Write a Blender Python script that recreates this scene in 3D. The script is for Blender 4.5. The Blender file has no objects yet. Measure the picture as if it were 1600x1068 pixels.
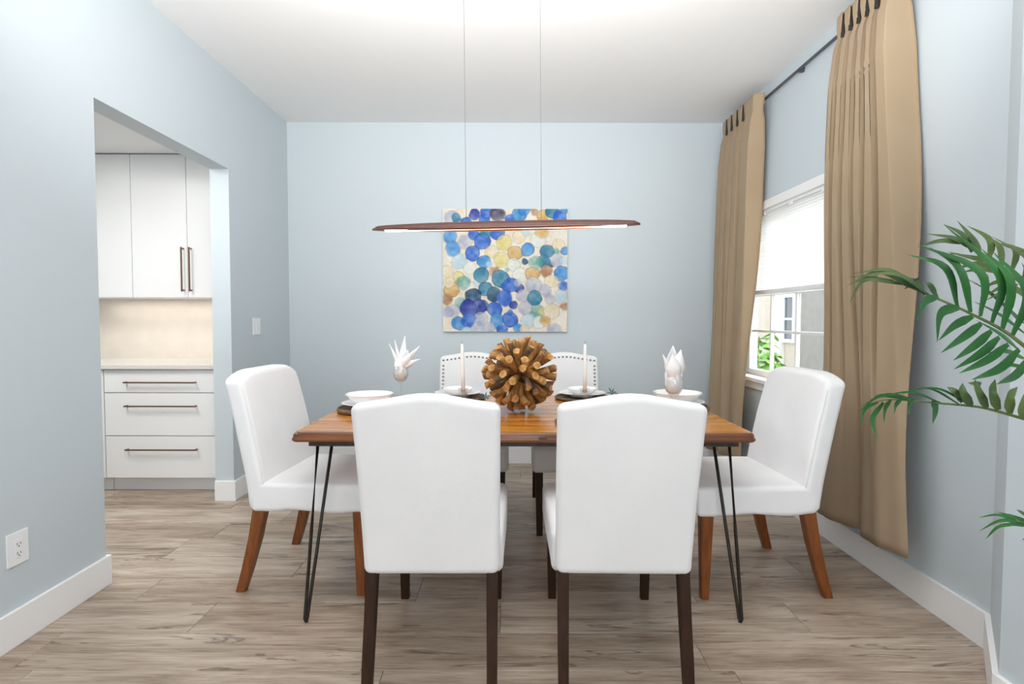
import bpy, bmesh, math, random
import numpy as np
from mathutils import Vector, Matrix, noise
random.seed(7)
PI = math.pi
S = bpy.context.scene
COL = S.collection

# ------------------------------------------------------------------ camera, sky, lights, exposure
F, PITCH, YAW, ROLL, HC = 897.5, 0.04119, 0.00218, 0.00207, 1.2254
_f = Vector((math.sin(YAW)*math.cos(PITCH), math.cos(YAW)*math.cos(PITCH), -math.sin(PITCH)))
_r = Vector((math.cos(YAW), -math.sin(YAW), 0)); _u = _r.cross(_f)
R_ = math.cos(ROLL)*_r + math.sin(ROLL)*_u
U_ = -math.sin(ROLL)*_r + math.cos(ROLL)*_u
cam_d = bpy.data.cameras.new('camera'); cam = bpy.data.objects.new('camera', cam_d); COL.objects.link(cam)
cam_d.sensor_width = 36; cam_d.lens = F/1600*36; cam_d.clip_start = .05; cam_d.clip_end = 200
cam.matrix_world = Matrix(((R_.x, U_.x, -_f.x, 0), (R_.y, U_.y, -_f.y, 0), (R_.z, U_.z, -_f.z, HC), (0, 0, 0, 1)))
S.camera = cam

def at(px, py, Y):
    """point at depth Y seen at photo pixel (px, py)"""
    d = _f + R_*((px-800)/F) - U_*((py-534)/F)
    return Vector((0, 0, HC)) + d*(Y/d.y)

W = bpy.data.worlds.new('sky'); S.world = W; W.use_nodes = True
bg = W.node_tree.nodes['Background']; bg.inputs[0].default_value = (.90, .96, 1, 1); bg.inputs[1].default_value = 2.7
S.view_settings.view_transform = 'Standard'; S.view_settings.look = 'None'
S.view_settings.exposure = 0.23; S.view_settings.gamma = 1; S.view_settings.use_curve_mapping = False

def area(name, loc, size, power, rot=(0, 0, 0), color=(1, 1, 1), shape='RECTANGLE', spread=180):
    l = bpy.data.lights.new(name, 'AREA'); l.shape = shape; l.size = size[0]
    if shape == 'RECTANGLE': l.size_y = size[1]
    l.energy = power; l.color = color; l.spread = math.radians(spread)
    o = bpy.data.objects.new(name, l); COL.objects.link(o); o.location = loc; o.rotation_euler = rot
    return o
# added unseen fill lights behind the camera and above the frame, then pantry downlights
area('rear_ceiling_fill', (0, -1.2, 2.80), (2.6, 1.4), 16, color=(1, .985, .96))  # added overhead fill behind the camera
area('camera_side_fill', (0, -1.5, 1.45), (2.8, 2.0), 46, rot=(math.radians(90), 0, 0), color=(.985, .99, 1))  # added frontal fill, no window behind it
area('ceiling_bounce_fill', (-.1, 1.0, 2.0), (1.6, .4), 46, rot=(math.radians(128), 0, 0), color=(1, .985, .965), spread=125)  # added uplight to brighten the ceiling, standing in for bounced flash
area('dining_fill', (-.05, 1.9, 2.46), (2.9, .3), 9, rot=(math.radians(122), 0, 0), color=(1, .99, .975))  # added fill for the far walls and ceiling
area('pantry_light', (-2.75, 2.9, 2.43), (.7, .7), 27, color=(1, .98, .95))
area('under_cabinet_light', (-2.6, 4.52, 1.362), (1.2, .05), 1.3, color=(1, .92, .82))
sun = bpy.data.lights.new('hazy_sun', 'SUN'); sun.energy = 6; sun.angle = math.radians(50); sun.color = (1, .985, .96)
so = bpy.data.objects.new('hazy_sun', sun); COL.objects.link(so); so.rotation_euler = (0, math.radians(42), math.radians(12))

# ------------------------------------------------------------------ materials
def lin(c):
    return tuple(((v/255)/12.92 if v/255 <= .04045 else ((v/255+.055)/1.055)**2.4) for v in c)
def mat(name, c, rough=.5, metal=0, spec=.5, bump=None, var=None, coat=0, trans=0, sheen=0, ior=1.45, stretch=(1, 1, 1), srgb=True):
    """procedural material. bump=(scale, strength); var=(scale, colour2, amount)"""
    m = bpy.data.materials.new(name); m.use_nodes = True; n = m.node_tree.nodes; L = m.node_tree.links
    b = n['Principled BSDF']; c = lin(c) if srgb else c
    b.inputs['Base Color'].default_value = (*c, 1); b.inputs['Roughness'].default_value = rough
    b.inputs['Metallic'].default_value = metal; b.inputs['Specular IOR Level'].default_value = spec
    b.inputs['Coat Weight'].default_value = coat; b.inputs['Transmission Weight'].default_value = trans
    b.inputs['Sheen Weight'].default_value = sheen; b.inputs['IOR'].default_value = ior
    tc = n.new('ShaderNodeTexCoord'); mp = n.new('ShaderNodeMapping'); mp.inputs['Scale'].default_value = stretch
    L.new(tc.outputs['Object'], mp.inputs['Vector'])
    if var:
        t = n.new('ShaderNodeTexNoise'); t.inputs['Scale'].default_value = var[0]; t.inputs['Detail'].default_value = 5
        L.new(mp.outputs[0], t.inputs['Vector'])
        r = n.new('ShaderNodeValToRGB'); r.color_ramp.elements[0].position = .35; r.color_ramp.elements[1].position = .65
        c2 = lin(var[1]); a = var[2]
        r.color_ramp.elements[0].color = (*c, 1)
        r.color_ramp.elements[1].color = (*[c[i]*(1-a)+c2[i]*a for i in range(3)], 1)
        L.new(t.outputs['Fac'], r.inputs[0]); L.new(r.outputs[0], b.inputs['Base Color'])
    if bump:
        t = n.new('ShaderNodeTexNoise'); t.inputs['Scale'].default_value = bump[0]; t.inputs['Detail'].default_value = 4
        L.new(mp.outputs[0], t.inputs['Vector'])
        bp = n.new('ShaderNodeBump'); bp.inputs['Strength'].default_value = bump[1]; bp.inputs['Distance'].default_value = .004
        L.new(t.outputs['Fac'], bp.inputs['Height']); L.new(bp.outputs[0], b.inputs['Normal'])
    return m
WALL = (198, 208, 214)
m_wall = mat('pale_blue_paint', WALL, .55, bump=(260, .05), var=(1.2, (198, 209, 214), .5))
m_ceil = mat('ceiling_paint', (243, 243, 243), .8, bump=(200, .05))
m_trim = mat('white_trim_paint', (240, 240, 240), .35, bump=(90, .01))
m_white = mat('white_lacquer', (240, 240, 240), .30, bump=(40, .005))
m_counter = mat('quartz_counter', (226, 222, 216), .25, var=(60, (205, 200, 195), .4))
m_splash = mat('quartz_splash', (235, 226, 215), .3, var=(9, (225, 214, 200), .4))
m_bronze = mat('bronze_handle', (130, 95, 78), .32, metal=.8, bump=(300, .02))
m_fabric = mat('white_linen', (230, 230, 231), .9, spec=.2, sheen=.15, bump=(420, .22), var=(5, (224, 224, 226), .6))
m_fabric2 = mat('white_cotton_slipcover', (240, 240, 241), .9, spec=.2, sheen=.15, bump=(14, .25), var=(6, (233, 233, 235), .6))
m_legdark = mat('espresso_wood', (54, 33, 19), .42, spec=.2, var=(10, (40, 24, 14), .8), stretch=(6, 6, 1), bump=(60, .03))
m_legbrown = mat('chestnut_wood', (138, 80, 38), .34, var=(9, (108, 58, 26), .8), stretch=(6, 6, 1), bump=(60, .03))
m_nail = mat('pewter_nail', (135, 135, 138), .35, metal=.7, bump=(400, .02))
m_iron = mat('black_iron', (48, 44, 40), .42, metal=.5, bump=(300, .08), var=(40, (70, 62, 55), .5))
m_porc = mat('white_porcelain', (246, 246, 246), .12, coat=.4, bump=(30, .003))
m_charger = mat('woven_seagrass', (64, 50, 36), .55, bump=(160, .5), var=(130, (150, 118, 80), .8))
m_napkin = mat('white_napkin', (246, 246, 247), .85, spec=.2, bump=(300, .12))
m_wax = mat('white_wax', (246, 246, 244), .4, bump=(30, .01))
m_wick = mat('wick', (70, 66, 62), .9, bump=(200, .1))
m_bark = mat('driftwood_bark', (176, 122, 62), .75, var=(26, (108, 72, 40), .85), stretch=(3, 3, 1), bump=(70, .35))
m_bark2 = mat('driftwood_bark_pale', (206, 156, 88), .75, var=(26, (140, 98, 54), .8), stretch=(3, 3, 1), bump=(70, .35))
m_cut = mat('driftwood_cut_end', (206, 160, 96), .7, var=(60, (150, 100, 52), .8), bump=(80, .2))
m_bark3 = mat('driftwood_bark_grey', (124, 100, 74), .8, var=(26, (80, 60, 44), .85), stretch=(3, 3, 1), bump=(70, .4))
m_core = mat('driftwood_core', (60, 42, 26), .9, bump=(60, .3))
m_lampwood = mat('walnut_bronze', (88, 56, 48), .28, metal=.15, var=(14, (66, 40, 34), .7), stretch=(1, 10, 10), bump=(60, .02))
m_copper = mat('copper_rim', (196, 128, 72), .25, metal=.9, bump=(200, .02))
m_wire = mat('steel_wire', (150, 152, 155), .35, metal=.8, bump=(200, .02))
m_curt = mat('tan_curtain_cloth', (178, 158, 132), .85, spec=.2, sheen=.05, bump=(500, .2), var=(3, (171, 149, 121), .6))
m_shade_foot = mat('black_shade_and_foot', (30, 26, 22), .5, bump=(200, .05))  # black for the shade in curtain pleat gaps, and for table feet
m_rod = mat('dark_track', (92, 96, 100), .4, metal=.6, bump=(200, .02))
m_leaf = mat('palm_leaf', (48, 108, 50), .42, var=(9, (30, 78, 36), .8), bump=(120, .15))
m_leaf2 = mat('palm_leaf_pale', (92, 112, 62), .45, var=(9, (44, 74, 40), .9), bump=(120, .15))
m_stem = mat('palm_stem', (66, 92, 44), .5, var=(20, (110, 120, 60), .6), bump=(80, .1))
m_pot = mat('clay_pot', (190, 186, 180), .6, bump=(60, .1))
m_soil = mat('potting_soil', (50, 38, 28), .95, bump=(60, .8))
m_plate = mat('white_plastic', (236, 238, 240), .35, bump=(100, .005))
m_slot = mat('slot_dark', (70, 72, 78), .6, bump=(100, .005))
m_frame = mat('window_vinyl', (244, 245, 246), .35, bump=(80, .005))
m_stucco = mat('beige_stucco', (184, 175, 162), .9, bump=(90, .6), var=(8, (172, 163, 150), .6))
m_stucco2 = mat('grey_stucco', (138, 134, 129), .9, bump=(90, .6), var=(8, (124, 121, 117), .6))
m_pilaster = mat('white_stucco', (232, 230, 226), .9, bump=(90, .3))
m_darkglass = mat('dark_glass', (70, 78, 90), .1, bump=(5, .01))
m_shrub = mat('shrub_leaf', (128, 190, 76), .5, var=(9, (78, 148, 50), .8), bump=(60, .1))
m_twig = mat('shrub_twig', (120, 110, 84), .8, bump=(60, .2))
m_ground = mat('garden_ground', (110, 118, 80), .95, var=(12, (90, 80, 60), .8), bump=(60, .6))
m_sprig = mat('teal_silver', (120, 158, 164), .3, metal=.8, var=(60, (60, 80, 88), .8), bump=(200, .1))
m_led = bpy.data.materials.new('led_strip'); m_led.use_nodes = True
b = m_led.node_tree.nodes['Principled BSDF']; b.inputs['Emission Color'].default_value = (1, .98, .96, 1); b.inputs['Emission Strength'].default_value = 3.2
m_glass = bpy.data.materials.new('clear_glass'); m_glass.use_nodes = True; n = m_glass.node_tree.nodes; L = m_glass.node_tree.links
n.remove(n['Principled BSDF']); t = n.new('ShaderNodeBsdfTransparent'); t.inputs[0].default_value = (.97, .98, .98, 1); g = n.new('ShaderNodeBsdfGlossy'); g.inputs['Roughness'].default_value = .03
lw = n.new('ShaderNodeLayerWeight'); lw.inputs['Blend'].default_value = .32
mx = n.new('ShaderNodeMixShader'); pw = n.new('ShaderNodeMath'); pw.operation = 'POWER'; pw.inputs[1].default_value = 1.7; L.new(lw.outputs['Facing'], pw.inputs[0]); mm = n.new('ShaderNodeMath'); mm.operation = 'MAXIMUM'; mm.inputs[1].default_value = .10; L.new(pw.outputs[0], mm.inputs[0]); L.new(mm.outputs[0], mx.inputs[0]); L.new(t.outputs[0], mx.inputs[1]); L.new(g.outputs[0], mx.inputs[2]); L.new(mx.outputs[0], n['Material Output'].inputs[0])
# window pane: thin clear sheet
m_pane = bpy.data.materials.new('window_glass'); m_pane.use_nodes = True; n = m_pane.node_tree.nodes; L = m_pane.node_tree.links
n.remove(n['Principled BSDF']); t = n.new('ShaderNodeBsdfTransparent'); g = n.new('ShaderNodeBsdfGlossy'); g.inputs['Roughness'].default_value = .02
mx = n.new('ShaderNodeMixShader'); mx.inputs[0].default_value = .06; L.new(t.outputs[0], mx.inputs[1]); L.new(g.outputs[0], mx.inputs[2]); L.new(mx.outputs[0], n['Material Output'].inputs[0])
# cellular shade cloth: diffuse + translucent
def cloth_trans(name, c, k):
    m = bpy.data.materials.new(name); m.use_nodes = True; n = m.node_tree.nodes; L = m.node_tree.links
    n.remove(n['Principled BSDF']); d = n.new('ShaderNodeBsdfDiffuse'); t = n.new('ShaderNodeBsdfTranslucent')
    tx = n.new('ShaderNodeTexNoise'); tx.inputs['Scale'].default_value = 30
    rp = n.new('ShaderNodeValToRGB'); rp.color_ramp.elements[0].color = (*[v*.995 for v in c], 1); rp.color_ramp.elements[1].color = (*c, 1)
    L.new(tx.outputs['Fac'], rp.inputs[0])
    L.new(rp.outputs[0], d.inputs[0]); L.new(rp.outputs[0], t.inputs[0])
    mx = n.new('ShaderNodeMixShader'); mx.inputs[0].default_value = k
    L.new(d.outputs[0], mx.inputs[1]); L.new(t.outputs[0], mx.inputs[2]); L.new(mx.outputs[0], n['Material Output'].inputs[0])
    return m
m_shade = cloth_trans('shade_cloth', (.94, .94, .94), .60)
nt_ = m_curt.node_tree; pb = nt_.nodes['Principled BSDF']; tr = nt_.nodes.new('ShaderNodeBsdfTranslucent'); tr.inputs[0].default_value = (*lin((205, 165, 120)), 1)
mx = nt_.nodes.new('ShaderNodeMixShader'); mx.inputs[0].default_value = .12; nt_.links.new(pb.outputs[0], mx.inputs[1]); nt_.links.new(tr.outputs[0], mx.inputs[2]); nt_.links.new(mx.outputs[0], nt_.nodes['Material Output'].inputs[0])

# floor planks: grain along X, each plank its own tone
m_floor = bpy.data.materials.new('floor_plank_wood'); m_floor.use_nodes = True
n = m_floor.node_tree.nodes; L = m_floor.node_tree.links; b = n['Principled BSDF']
tc = n.new('ShaderNodeTexCoord'); oi = n.new('ShaderNodeObjectInfo')
cb = n.new('ShaderNodeVectorMath'); cb.operation = 'SCALE'; cb.inputs['Scale'].default_value = 37.0
cv = n.new('ShaderNodeCombineXYZ'); L.new(oi.outputs['Random'], cv.inputs[0]); L.new(oi.outputs['Random'], cv.inputs[1]); L.new(oi.outputs['Random'], cv.inputs[2])
L.new(cv.outputs[0], cb.inputs[0])
ad = n.new('ShaderNodeVectorMath'); L.new(tc.outputs['Object'], ad.inputs[0]); L.new(cb.outputs[0], ad.inputs[1])
def nz(scale, stretch, detail=6, rough=.6, dist=0):
    mp = n.new('ShaderNodeMapping'); mp.inputs['Scale'].default_value = stretch; L.new(ad.outputs[0], mp.inputs[0])
    t = n.new('ShaderNodeTexNoise'); t.inputs['Scale'].default_value = scale; t.inputs['Detail'].default_value = detail
    t.inputs['Roughness'].default_value = rough; t.inputs['Distortion'].default_value = dist; L.new(mp.outputs[0], t.inputs[0]); return t
def ramp(src, stops):
    r = n.new('ShaderNodeValToRGB'); e = r.color_ramp.elements
    while len(e) < len(stops): e.new(.5)
    for k, (p, c) in enumerate(stops): e[k].position = p; e[k].color = (*lin(c), 1)
    L.new(src, r.inputs[0]); return r
def mixc(a, b_, fac, mode='MIX', facsock=None):
    mx = n.new('ShaderNodeMix'); mx.data_type = 'RGBA'; mx.blend_type = mode; mx.inputs[0].default_value = fac
    if facsock: L.new(facsock, mx.inputs[0])
    L.new(a, mx.inputs[6]); L.new(b_, mx.inputs[7]); return mx.outputs[2]
A = ramp(nz(2.2, (1.0, 6, 1), 6, .62, .6).outputs['Fac'], [(.28, (156, 139, 123)), (.47, (200, 184, 168)), (.70, (230, 218, 205))])
B = ramp(nz(9, (.6, 14, 1), 7, .7, .3).outputs['Fac'], [(.33, (150, 140, 130)), (.52, (222, 219, 216)), (.7, (240, 238, 235))])
Cx = ramp(nz(3.0, (.55, 5, 1), 4, .5, 1.4).outputs['Fac'], [(.0, (255, 255, 255)), (.33, (255, 255, 255)), (.365, (120, 104, 92)), (.40, (255, 255, 255))])
D = ramp(oi.outputs['Random'], [(0, (230, 223, 216)), (1, (254, 253, 251))])
c1 = mixc(A.outputs[0], B.outputs[0], .75, 'MULTIPLY'); c2 = mixc(c1, Cx.outputs[0], .75, 'MULTIPLY'); c3 = mixc(c2, D.outputs[0], 1, 'MULTIPLY')
L.new(c3, b.inputs['Base Color'])
b.inputs['Roughness'].default_value = .36; b.inputs['Specular IOR Level'].default_value = .45
bp = n.new('ShaderNodeBump'); bp.inputs['Strength'].default_value = .12; bp.inputs['Distance'].default_value = .003
L.new(nz(9, (.6, 14, 1), 7, .7, .3).outputs['Fac'], bp.inputs['Height']); L.new(bp.outputs[0], b.inputs['Normal'])

# table wood
m_table = bpy.data.materials.new('honey_acacia_wood'); m_table.use_nodes = True
n = m_table.node_tree.nodes; L = m_table.node_tree.links; b = n['Principled BSDF']
ad = n.new('ShaderNodeTexCoord')
class _O: pass
def nz(scale, stretch, detail=6, rough=.6, dist=0):
    mp = n.new('ShaderNodeMapping'); mp.inputs['Scale'].default_value = stretch; L.new(ad.outputs['Object'], mp.inputs[0])
    t = n.new('ShaderNodeTexNoise'); t.inputs['Scale'].default_value = scale; t.inputs['Detail'].default_value = detail
    t.inputs['Roughness'].default_value = rough; t.inputs['Distortion'].default_value = dist; L.new(mp.outputs[0], t.inputs[0]); return t
A = ramp(nz(3, (.5, 7, 7), 6, .6, .5).outputs['Fac'], [(.28, (136, 76, 28)), (.47, (196, 124, 44)), (.72, (226, 164, 72))])
B = ramp(nz(12, (.4, 16, 16), 6, .7, .2).outputs['Fac'], [(.35, (160, 140, 120)), (.6, (255, 250, 240))])
L.new(mixc(A.outputs[0], B.outputs[0], .42, 'MULTIPLY'), b.inputs['Base Color'])
b.inputs['Roughness'].default_value = .22; b.inputs['Coat Weight'].default_value = .25; b.inputs['Coat Roughness'].default_value = .12
m_tabledge = mat('dark_wood_edge', (92, 52, 28), .28, var=(5, (138, 80, 38), .8), stretch=(.6, 8, 8), coat=.3, bump=(30, .1))

# ------------------------------------------------------------------ mesh helpers
def smooth_mesh(me, on=True):
    me.polygons.foreach_set('use_smooth', [on]*len(me.polygons)); me.update()
def obj(name, bm, m, parent=None, smooth=False, loc=None, rot=None):
    me = bpy.data.meshes.new(name); bmesh.ops.recalc_face_normals(bm, faces=bm.faces[:]) if smooth != 'sheet' else None
    bm.to_mesh(me); bm.free()
    for k in (m if isinstance(m, (list, tuple)) else [m]): me.materials.append(k)
    if smooth: smooth_mesh(me)
    o = bpy.data.objects.new(name, me); COL.objects.link(o)
    if parent: o.parent = parent
    if loc is not None: o.location = loc
    if rot is not None: o.rotation_euler = rot
    return o
def thing(name, label, cat, loc=(0, 0, 0), rz=0, group=None):
    o = bpy.data.objects.new(name, None); COL.objects.link(o); o.location = loc; o.rotation_euler = (0, 0, rz)
    return tag(o, label, cat, group)
def tag(o, label, cat, group=None):
    o['label'] = label; o['category'] = cat
    if group: o['group'] = group
    return o
def struct(o, label=None):
    o['kind'] = 'structure'
    if label: o['label'] = label
    return o
def dup(root, loc, rz=0, label=None, group=None):
    r = root.copy(); COL.objects.link(r); r.location = loc; r.rotation_euler = (0, 0, rz)
    if label: r['label'] = label
    if group: r['group'] = group
    for ch in list(root.children):
        c = ch.copy(); COL.objects.link(c); c.parent = r
        for g in ch.children:
            d = g.copy(); COL.objects.link(d); d.parent = c
    return r
def box(bm, x0, x1, y0, y1, z0, z1, mi=0, bev=0):
    v = [bm.verts.new(p) for p in ((x0, y0, z0), (x1, y0, z0), (x1, y1, z0), (x0, y1, z0), (x0, y0, z1), (x1, y0, z1), (x1, y1, z1), (x0, y1, z1))]
    fs = []
    for f in ((0, 3, 2, 1), (4, 5, 6, 7), (0, 1, 5, 4), (1, 2, 6, 5), (2, 3, 7, 6), (3, 0, 4, 7)):
        k = bm.faces.new([v[i] for i in f]); k.material_index = mi; fs.append(k)
    if bev:
        es = list({e for f in fs for e in f.edges}); bmesh.ops.bevel(bm, geom=es, offset=bev, segments=2, affect='EDGES', profile=.6)
    return bm
def B_(*a, **k): return box(bmesh.new(), *a, **k)
def prism(bm, pts, z0, z1):
    lo = [bm.verts.new((x, y, z0)) for x, y in pts]; hi = [bm.verts.new((x, y, z1)) for x, y in pts]; k = len(pts)
    bm.faces.new(lo[::-1]); bm.faces.new(hi)
    for i in range(k): bm.faces.new((lo[i], lo[(i+1) % k], hi[(i+1) % k], hi[i]))
    return bm
def loft(bm, rings, closed=True, caps=True, mi=0, capmi=None):
    vs = [[bm.verts.new(p) for p in r] for r in rings]; k = len(rings[0])
    for a, b_ in zip(vs, vs[1:]):
        for i in range(k if closed else k-1):
            f = bm.faces.new((a[i], a[(i+1) % k], b_[(i+1) % k], b_[i])); f.material_index = mi
    if caps:
        for r in (vs[0][::-1], vs[-1]):
            f = bm.faces.new(r); f.material_index = mi if capmi is None else capmi
    return vs
def frame_of(d):
    d = d.normalized(); a = Vector((0, 0, 1)) if abs(d.z) < .95 else Vector((1, 0, 0)); x = d.cross(a).normalized(); return x, x.cross(d).normalized()
def tube(bm, pts, r, k=8, mi=0):
    pts = [Vector(p) for p in pts]; rr = r if isinstance(r, (list, tuple)) else [r]*len(pts)
    px, rings = None, []
    for i, p in enumerate(pts):
        d = (pts[min(i+1, len(pts)-1)]-pts[max(i-1, 0)]).normalized()
        if px is None: x, y = frame_of(d)
        else: x = (px-d*px.dot(d)).normalized(); y = d.cross(x)
        px = x
        rings.append([p+x*math.cos(2*PI*j/k)*rr[i]+y*math.sin(2*PI*j/k)*rr[i] for j in range(k)])
    loft(bm, rings, mi=mi); return bm
def lathe(bm, prof, k=40, mi=0):
    rings = []
    for r, z in prof: rings.append([Vector((r*math.cos(2*PI*j/k), r*math.sin(2*PI*j/k), z)) for j in range(k)] if r > 1e-6 else None)
    prev = None
    for i, (r, z) in enumerate(prof):
        cur = [bm.verts.new(p) for p in rings[i]] if rings[i] else bm.verts.new((0, 0, z))
        if prev is not None:
            for j in range(k):
                a = prev if not isinstance(prev, list) else None; c = cur if not isinstance(cur, list) else None
                if a and c: continue
                if a: f = bm.faces.new((a, cur[j], cur[(j+1) % k]))
                elif c: f = bm.faces.new((prev[j], prev[(j+1) % k], c))
                else: f = bm.faces.new((prev[j], prev[(j+1) % k], cur[(j+1) % k], cur[j]))
                f.material_index = mi
        prev = cur
    return bm
def soft_box(sx, sy, sz, r, nn=(8, 3, 8), deform=None, bm=None, centre=(0, 0, 0)):
    """rounded box with a regular grid on each face, then deformed"""
    bm = bm or bmesh.new(); h = (sx/2, sy/2, sz/2); ax = []
    for a in range(3):
        inner = h[a]-r; e = [r*math.tan(t) for t in (PI/4, PI/6.2, PI/14)]
        ax.append([-inner-v for v in e]+[-inner+2*inner*i/nn[a] for i in range(nn[a]+1)]+[inner+v for v in e[::-1]])
    V = {}
    def vert(p):
        key = tuple(round(c, 6) for c in p)
        if key in V: return V[key]
        q = Vector([max(-(h[i]-r), min(h[i]-r, p[i])) for i in range(3)]); d = Vector(p)-q
        w = q+d.normalized()*r if d.length > 1e-9 else Vector(p)
        w = w+Vector(centre)
        if deform: w = deform(w)
        V[key] = bm.verts.new(w); return V[key]
    for a in range(3):
        u, v = (a+1) % 3, (a+2) % 3
        for s in (-1, 1):
            for i in range(len(ax[u])-1):
                for j in range(len(ax[v])-1):
                    q = []
                    for (iu, jv) in ((i, j), (i+1, j), (i+1, j+1), (i, j+1)):
                        p = [0, 0, 0]; p[a] = s*h[a]; p[u] = ax[u][iu]; p[v] = ax[v][jv]; q.append(vert(p))
                    if s < 0: q = q[::-1]
                    try: bm.faces.new(q)
                    except ValueError: pass
    return bm

# ------------------------------------------------------------------ the room
XL, XR, YB, HZ = -1.8545, 1.7775, 4.82, 2.84
XLo = -1.978                      # pantry side of the left wall
Y1, Y2, ZO = 2.596, 3.815, 2.201  # opening
YN = -1.6
bm = bmesh.new(); box(bm, XLo, XL, YN, Y1, 0, HZ); box(bm, XLo, XL, Y2, YB, 0, HZ); box(bm, XLo, XL, Y1, Y2, ZO, HZ)
struct(obj('wall_left', bm, m_wall))
struct(obj('wall_back', B_(XLo, 1.96, YB, YB+.12, 0, HZ), m_wall))
WY0, WY1, WZ0, WZ1 = 3.01, 4.47, .80, 2.02   # window hole
XRo = 1.925
bm = bmesh.new()
box(bm, XR, XRo, 2.08, WY0, 0, HZ); box(bm, XR, XRo, WY1, YB, 0, HZ); box(bm, XR, XRo, WY0, WY1, 0, WZ0); box(bm, XR, XRo, WY0, WY1, WZ1, HZ)
struct(obj('wall_right', bm, m_wall))
P2 = (1.505, 1.722)
bm = prism(bmesh.new(), [(XR, 2.08), P2, (P2[0], YN), (P2[0]+.14, YN), (P2[0]+.14, P2[1]-.02), (XRo, 2.08)][::1], 0, HZ)
struct(obj('wall_angled', bm, m_wall))
struct(obj('ceiling', B_(XLo, 1.96, YN, YB+.12, HZ, HZ+.1), m_ceil))
struct(obj('ceiling_pantry', B_(-3.75, XLo, 1.6, YB, 2.445, 2.55), m_ceil))
struct(obj('wall_pantry_back', B_(-3.75, XLo, 4.684, 4.80, 0, 2.445), m_trim))
struct(obj('wall_pantry_left', B_(-3.87, -3.75, 1.6, 4.80, 0, 2.55), m_wall))
struct(obj('wall_pantry_front', B_(-3.87, XLo, 1.5, 1.6, 0, 2.55), m_wall))

struct(obj('wall_sky_block', B_(XLo, P2[0]+.14, YN-.12, YN, 0, HZ), m_wall))  # unseen wall, added to keep sky light from entering behind the camera
# baseboards
BH, BT = .135, .016
def bb(bm, x0, x1, y0, y1): box(bm, x0, x1, y0, y1, 0, BH, bev=.003)
bm = bmesh.new(); bb(bm, XL, XL+BT, YN, Y1); bb(bm, XLo, XL+BT, Y1, Y1+BT)
struct(obj('baseboard_left', bm, m_trim))
bm = bmesh.new(); bb(bm, XL, XL+BT, Y2, YB); bb(bm, XLo, XL+BT, Y2-BT, Y2)
struct(obj('baseboard_left_far', bm, m_trim))
struct(obj('baseboard_back', B_(XL+BT, XR-BT, YB-BT, YB, 0, BH, bev=.003), m_trim))
bm = bmesh.new(); nx, ny = -(2.08-P2[1]), (XR-P2[0]); nl = math.hypot(nx, ny); nx, ny = nx/nl*BT, ny/nl*BT
q = (XR-BT, 2.087)
prism(bm, [(XR, YB), (XR-BT, YB), q, (P2[0]+nx, P2[1]+ny), P2, (XR, 2.08)], 0, BH)
box(bm, P2[0]-BT, P2[0], YN, P2[1]+.006, 0, BH)
struct(obj('baseboard_right', bm, m_trim))

# floor: sub floor + planks
sub = struct(obj('floor', B_(-3.75, 1.96, YN, 4.82, -.03, -.011), m_core))
PW, PL = .2405, 1.22
seam = {2.193: -.04, 1.952: .70, 2.434: -1.63, 2.915: -1.775}
rows = [round(1.952+PW*k, 3) for k in range(-15, 13)]
plank_cache = {}; rng = random.Random(3)
for y in rows:
    s0 = None
    for ky, v in seam.items():
        if abs(ky-y) < .01: s0 = v
    if s0 is None: s0 = rng.uniform(0, PL)
    x = s0-6*PL; yy0, yy1 = max(y, YN), min(y+PW, 4.82)
    while x < 1.96:
        a, c = max(x, -3.75), min(x+PL, 1.96)
        if c-a > .02 and yy1-yy0 > .02 and not (c < XLo-.3 and y < 1.3):
            key = (round(c-a, 3), round(yy1-yy0, 3))
            if key not in plank_cache:
                bm = B_(-(c-a)/2+.0006, (c-a)/2-.0006, -(yy1-yy0)/2+.0006, (yy1-yy0)/2-.0006, -.0105, 0)
                top = [e for e in bm.edges if all(abs(v.co.z) < 1e-6 for v in e.verts)]
                bmesh.ops.bevel(bm, geom=top, offset=.0016, segments=1, affect='EDGES')
                me = bpy.data.meshes.new('plank'); bm.to_mesh(me); bm.free(); me.materials.append(m_floor); plank_cache[key] = me
            o = bpy.data.objects.new('plank', plank_cache[key]); COL.objects.link(o); o.parent = sub; o.location = ((a+c)/2, (yy0+yy1)/2, 0)
        x += PL

# ------------------------------------------------------------------ window, shade, neighbour
win = bpy.data.objects.new('window_1', None); COL.objects.link(win); win['kind'] = 'structure'; win['label'] = 'white gridded window half covered by a shade'
fx0, fx1 = 1.845, 1.895
bm = bmesh.new(); fw = .045
box(bm, fx0, fx1, WY0, WY0+fw, WZ0, WZ1); box(bm, fx0, fx1, WY1-fw, WY1, WZ0, WZ1)
box(bm, fx0, fx1, WY0+fw, WY1-fw, WZ0, WZ0+fw); box(bm, fx0, fx1, WY0+fw, WY1-fw, WZ1-fw, WZ1)
box(bm, fx0, fx1, WY0+fw, WY1-fw, 1.395, 1.43)
obj('window_frame', bm, m_frame, win)
ys = [4.105, 3.74, 3.375]; zs = [1.135]
for yv in ys: obj('mullion', B_(fx0+.012, fx1-.012, yv-.009, yv+.009, WZ0+fw, 1.395, bev=.002), m_frame, win)
for yv in ys: obj('mullion', B_(fx0+.012, fx1-.012, yv-.009, yv+.009, 1.43, WZ1-fw, bev=.002), m_frame, win)
edges = [WY0+fw]+[v for v in ys[::-1]]+[WY1-fw]
for a, c in zip(edges, edges[1:]): obj('rail', B_(fx0+.012, fx1-.012, a+.009, c-.009, zs[0]-.009, zs[0]+.009, bev=.002), m_frame, win)
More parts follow.
